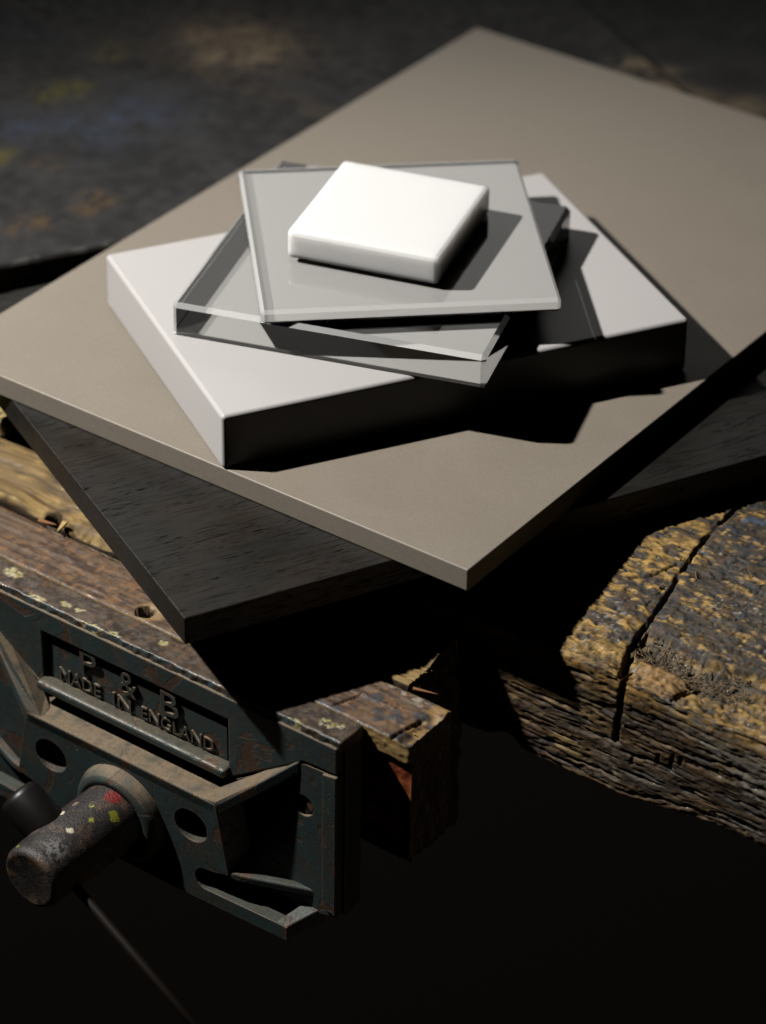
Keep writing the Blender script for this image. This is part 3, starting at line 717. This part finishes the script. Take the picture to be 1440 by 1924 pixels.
lettering('MADE', -171.5, -145.5, -102, -94.8, 1.9, 1.3)
lettering('IN', -138, -126.5, -102, -94.8, 1.9, 1.3)
lettering('ENGLAND', -120, -75.5, -102, -94.8, 1.9, 1.3)
def lathe(name, prof, c, mat, parent, n=64, axis='t', colf=None, smooth=True):
    """turn a profile [(along, radius)] round an axis through c"""
    V, F = [], []
    for (a, r_) in prof:
        for k in range(n):
            th = 2 * math.pi * k / n
            V.append((c[0] + r_ * math.cos(th), c[1] + a, c[2] + r_ * math.sin(th)))
    for i in range(len(prof) - 1):
        for k in range(n):
            a0, a1 = i * n + k, i * n + (k + 1) % n
            F.append((a0, a1, a1 + n, a0 + n))
    F.append(tuple(range(n - 1, -1, -1))); F.append(tuple(range((len(prof) - 1) * n, len(prof) * n)))
    o = mesh_obj(name, V, F, mat, parent, smooth)
    bm = bmesh.new(); bm.from_mesh(o.data); bmesh.ops.recalc_face_normals(bm, faces=bm.faces[:]); bm.to_mesh(o.data); bm.free()
    if colf is not None:
        P = np.array(V); c_ = np.clip(colf(P), 0, 1)
        at = o.data.color_attributes.new('Col', 'FLOAT_COLOR', 'POINT')
        at.data.foreach_set('color', np.concatenate([c_, np.ones((len(c_), 1))], 1).astype(np.float32).ravel())
    return o
lathe('screw_boss', [(-8, 26.5), (-15.2, 26.5), (-18.5, 25.4), (-21, 23.6), (-22.3, 21.6), (-22.4, 19.4), (-20, 18.4)], (MID + 1, 0, -149.5), cast, vise)
SPL = [(-116.8, -25.6, -131.8, 4.4, (.16, .010, .006)), (-109.8, -32.9, -135.8, 3.1, (.22, .22, .02)), (-128.3, -49, -132.6, 1.8, (.62, .55, .42)),
       (-116.6, -56.6, -131.9, 1.8, (.62, .55, .42)), (-119.7, -37.4, -131.3, 1.0, (.32, .33, .05)), (-114.3, -44, -132.8, 1.4, (.32, .33, .05)),
       (-130.4, -20.4, -133.7, 1.4, (.5, .42, .3)), (-131.8, -77.9, -134.6, 1.2, (.3, .3, .03)), (-127.8, -40, -132.4, 1.5, (.2, .15, .11))]
def screw_col(P):
    f = fbm(P / 5, 4, 120); g = fbm(P / 1.4, 3, 121)
    c = lerp((.015, .013, .0125), (.040, .030, .025), sstep(.36, .66, .6 * f + .4 * g))
    c = lerp(c, np.array((.11, .065, .035)), sstep(.58, .68, f) * .6)
    gm = np.exp(-((P[:, 0] + 113.8) ** 2 + (P[:, 1] + 70.0) ** 2 + (P[:, 2] + 133.0) ** 2) / 30.0) * sstep(.46, .56, g)
    c = lerp(c, np.array((.20, .20, .20)), gm)
    J = P + 2.8 * (np.stack([fbm(P / 1.6, 2, 122), fbm(P / 1.6, 2, 123), fbm(P / 1.6, 2, 124)], 1) - .5)
    for a, b, d, r_, cc in SPL:
        dd = np.sqrt((J[:, 0] - a) ** 2 + (J[:, 1] - b) ** 2 + (J[:, 2] - d) ** 2)
        c = lerp(c, np.array(cc), sstep(r_ * 1.05, r_ * .85, dd))
    return c
leather_mat = mat_painted('pitted_dark_iron', (0.34, 0.6), 0.55, 8, 0.75, 0.06, 0.3)
prof = [(-6, 17.6)] + [(-6 - k * .45, 17.6 - 1.3 * max(0, (k - 100) / 66)) for k in range(1, 160)] + [(-78.6, 16.1), (-79.8, 15.4), (-80.6, 14.4), (-81, 13.4), (-80.8, 12.6), (-80.6, 6), (-80.6, .5)]
lathe('screw_spindle', prof, (MID, 0, -148.5), leather_mat, vise, n=220, colf=screw_col)
# tommy bar through the spindle, with its turned end knob
def rod(name, p0, p1, prof, mat, parent, n=40):
    a, b = Vector(p0), Vector(p1); d = (b - a).normalized(); q = d.to_track_quat('Z', 'Y'); V, F = [], []; L_ = (b - a).length
    for u, r_ in prof:
        for k in range(n):
            th = 2 * math.pi * k / n; V.append(tuple(a + d * L_ * u + q @ Vector((r_ * math.cos(th), r_ * math.sin(th), 0))))
    for i in range(len(prof) - 1):
        for k in range(n):
            a0, a1 = i * n + k, i * n + (k + 1) % n; F.append((a0, a1, a1 + n, a0 + n))
    F.append(tuple(range(n - 1, -1, -1))); F.append(tuple(range((len(prof) - 1) * n, len(prof) * n)))
    return mesh_obj(name, V, F, mat, parent, True)
blackiron = mat_flat('oily_black_iron', (.006, .0052, .0048), .42, .4, 6, .4)
dxb, dzb = .845, -.535
B0 = Vector((MID + 3, -67, -148.5 + 4)); B1 = Vector((MID + 190 * dxb, -67, -148.5 + 190 * dzb))
rod('tommy_bar', B0, B1, [(0.0, 2.2), (1.0, 2.2)], mat_flat('dull_brown_bar', (.005, .0028, .0015), .65, .12, 3, .5), vise)
K0 = Vector((MID - 37 * dxb, -54, -148.5 - 37 * dzb)); K1 = Vector((MID - 10 * dxb, -54, -148.5 - 10 * dzb))
rod('bar_knob', K0, K1, [(0, 6), (.02, 8.4), (.07, 10.2), (.15, 10.9), (.82, 10.9), (.93, 10.2), (1, 8)], blackiron, vise)
def slotted(c):
    rust = mat_flat('rusty_screw', (.075, .045, .026), .5, .5, 8, .4)
    hd = lathe('slotted_screw', [(3.4, 5.6), (0.9, 5.6), (0.3, 5.1), (0.2, 4.2)], (c[0], 0.6, c[1]), rust, vise, n=36)
    a = math.radians(125); ux, uz = math.cos(a), math.sin(a); V = []
    for su, wv in ((-5, -.7), (5, -.7), (5, .7), (-5, .7)):
        V.append((c[0] + ux * su - uz * wv, 0.7, c[1] + uz * su + ux * wv))
    V += [(x, 0.95, z) for x, _, z in V]
    mesh_obj('slot', V, [(0, 1, 2, 3), (7, 6, 5, 4), (0, 4, 5, 1), (1, 5, 6, 2), (2, 6, 7, 3), (3, 7, 4, 0)], mat_flat('slot_dark', (.008, .006, .005), .9, .1), hd)  # the slot is a thin dark strip laid on the head, not cut in
slotted((-21.3, -105.9))

# wooden liner of the moving jaw: varnished dark top, torn right end
def liner_disp(P, n):
    s, t, z = P.T; top = np.clip(n[:, 2], 0, 1); fr = np.clip(-n[:, 1], 0, 1); en = np.clip(n[:, 0], 0, 1)
    d = 1.0 * (fbm(np.stack([s / 14, t / 3, z / 5], 1), 4, 131) - .5) + .6 * (fbm(P / 2.2, 3, 132) - .5)
    Q = P + n * d[:, None]
    right = sstep(-8, -2, s)
    ledge = -71.5 + 5 * (fbm(np.stack([s / 5, t, z * 0], 1), 3, 133) - .5)
    Q[:, 1] += fr * right * 1.8 * sstep(ledge + .8, ledge - .8, z)
    Q[:, 1] -= fr * right * (1.6 * (fbm(np.stack([s / 9, t / 9, z / 2.0], 1), 3, 134) - .2)) * sstep(ledge - .5, ledge + .5, z)
    Q[:, 0] += en * (2.2 * (fbm(np.stack([s / 9, t / 7, z / 12], 1), 3, 135) - .5) - 3.5 * sstep(-73, -70, z) * 0 + 1.8 * (fbm(P / 2.4, 3, 136) - .5))
    Q[:, 2] -= top * (2.2 * sstep(17, 22, s + 4 * (fbm(P / 5, 2, 137) - .5)) * sstep(48, 36, t) + 3.0 * sstep(1.2, .4, np.abs(s - 17.5 - .18 * (t - 30))) * sstep(40, 30, t))
    Q[:, 2] -= top * 1.6 * sstep(.9, .3, np.abs(s + 17.5 - .35 * (t - 28))) * sstep(9, 6, np.abs(t - 28))
    h = np.hypot(s + 136, t - 24.5)
    Q[:, 2] -= top * 9 * sstep(4.9, 4.1, h + .8 * (fbm(P / 1.5, 2, 138) - .5))
    Q[:, 2] -= top * 1.4 * sstep(48.5, 50, t + 2 * (fbm(P / 3, 2, 139) - .5))
    return Q
def liner_col(P, n, Q):
    s, t, z = P.T; top = sstep(.3, .7, n[:, 2])
    g = fbm(np.stack([s / 22, t / 1.3, z / 2], 1), 4, 141); f = fbm(P / 4, 4, 142)
    c = lerp((.050, .030, .020), (.125, .078, .045), sstep(.38, .64, .6 * g + .4 * f))
    c = lerp(c, np.array((.20, .105, .045)), sstep(.58, .68, fbm(P / 3, 4, 143)) * .7)
    c = lerp(c, np.array((.040, .042, .050)), sstep(.5, .6, fbm(P / 9, 3, 144)) * sstep(-45, -25, s) * .85)
    c = lerp(c, np.array((.30, .27, .22)), sstep(.6, .68, fbm(np.stack([s / 4, t / 1.5, z], 1), 3, 145)) * sstep(41, 46, t) * sstep(-20, -5, s) * .8)
    c = lerp(c, np.array((.26, .16, .06)), sstep(15, 19, s + 3 * (f - .5)) * sstep(.36, .5, f))
    h = np.hypot(s + 134, t - 26)
    c = lerp(c, np.array((.26, .17, .075)), sstep(9.5, 6, h + 4 * (f - .5)) * .85)
    c = lerp(c, np.array((.02, .012, .008)), sstep(5.2, 4.4, np.hypot(s + 136, t - 24.5)))
    cf = lerp((.17, .035, .010), (.32, .09, .026), sstep(.38, .62, fbm(np.stack([s / 20, t, z / 1.5], 1), 4, 146)))
    up = sstep(-75, -71, z + 5 * (fbm(np.stack([s / 5, t, z * 0], 1), 3, 133) - .5))
    cf = lerp(cf, np.array((.27, .18, .07)) * (.6 + .8 * g)[:, None], up)
    cf = lerp(cf, np.array((.045, .028, .018)), sstep(.4, .8, n[:, 0]))
    return lerp(cf, c, top)
liner = rough_block('wooden_liner', steps((-300, -230, 6), (-230, -112, 1.0), (-112, -42, 3), (-42, 25.5, .7)), steps((17.8, 50.5, .75)),
                    steps((-128, -84, 2.2), (-84, -60, .8)), 1.0, liner_disp, liner_col,
                    mat_painted('varnished_jaw_wood', (0.30, 0.75), 0.5, 13, 0.5, 0.045, 0.35, (.4, 1, 1), glint=1.0), vise)
for k in range(6):
    splinter('splinter', (22 + rs.uniform(-2, 2), rs.uniform(26, 50), -61 + rs.uniform(-2.5, 0)), (1, rs.uniform(-.2, .3), rs.uniform(-.2, .1)),
             rs.uniform(1.5, 4), rs.uniform(.3, .7), .3, sliver_mat, vise, 0)

# ------------------------------------------------------------------ the floor far below
k = NT('dim_floor'); c = k.coord()
k.set(Base_Color=k.mix(k.ramp(k.noise(c, .012, 4), [(.4, 0.), (.62, 1.)]), (.016, .013, .0055), (.021, .0115, .004)), Roughness=.9)
ground = mesh_obj('ground', [(-9000, -5000, -760), (9000, -5000, -760), (9000, 12000, -760), (-9000, 12000, -760)], [(0, 1, 2, 3)], k.m)
tag(ground, kind='structure')
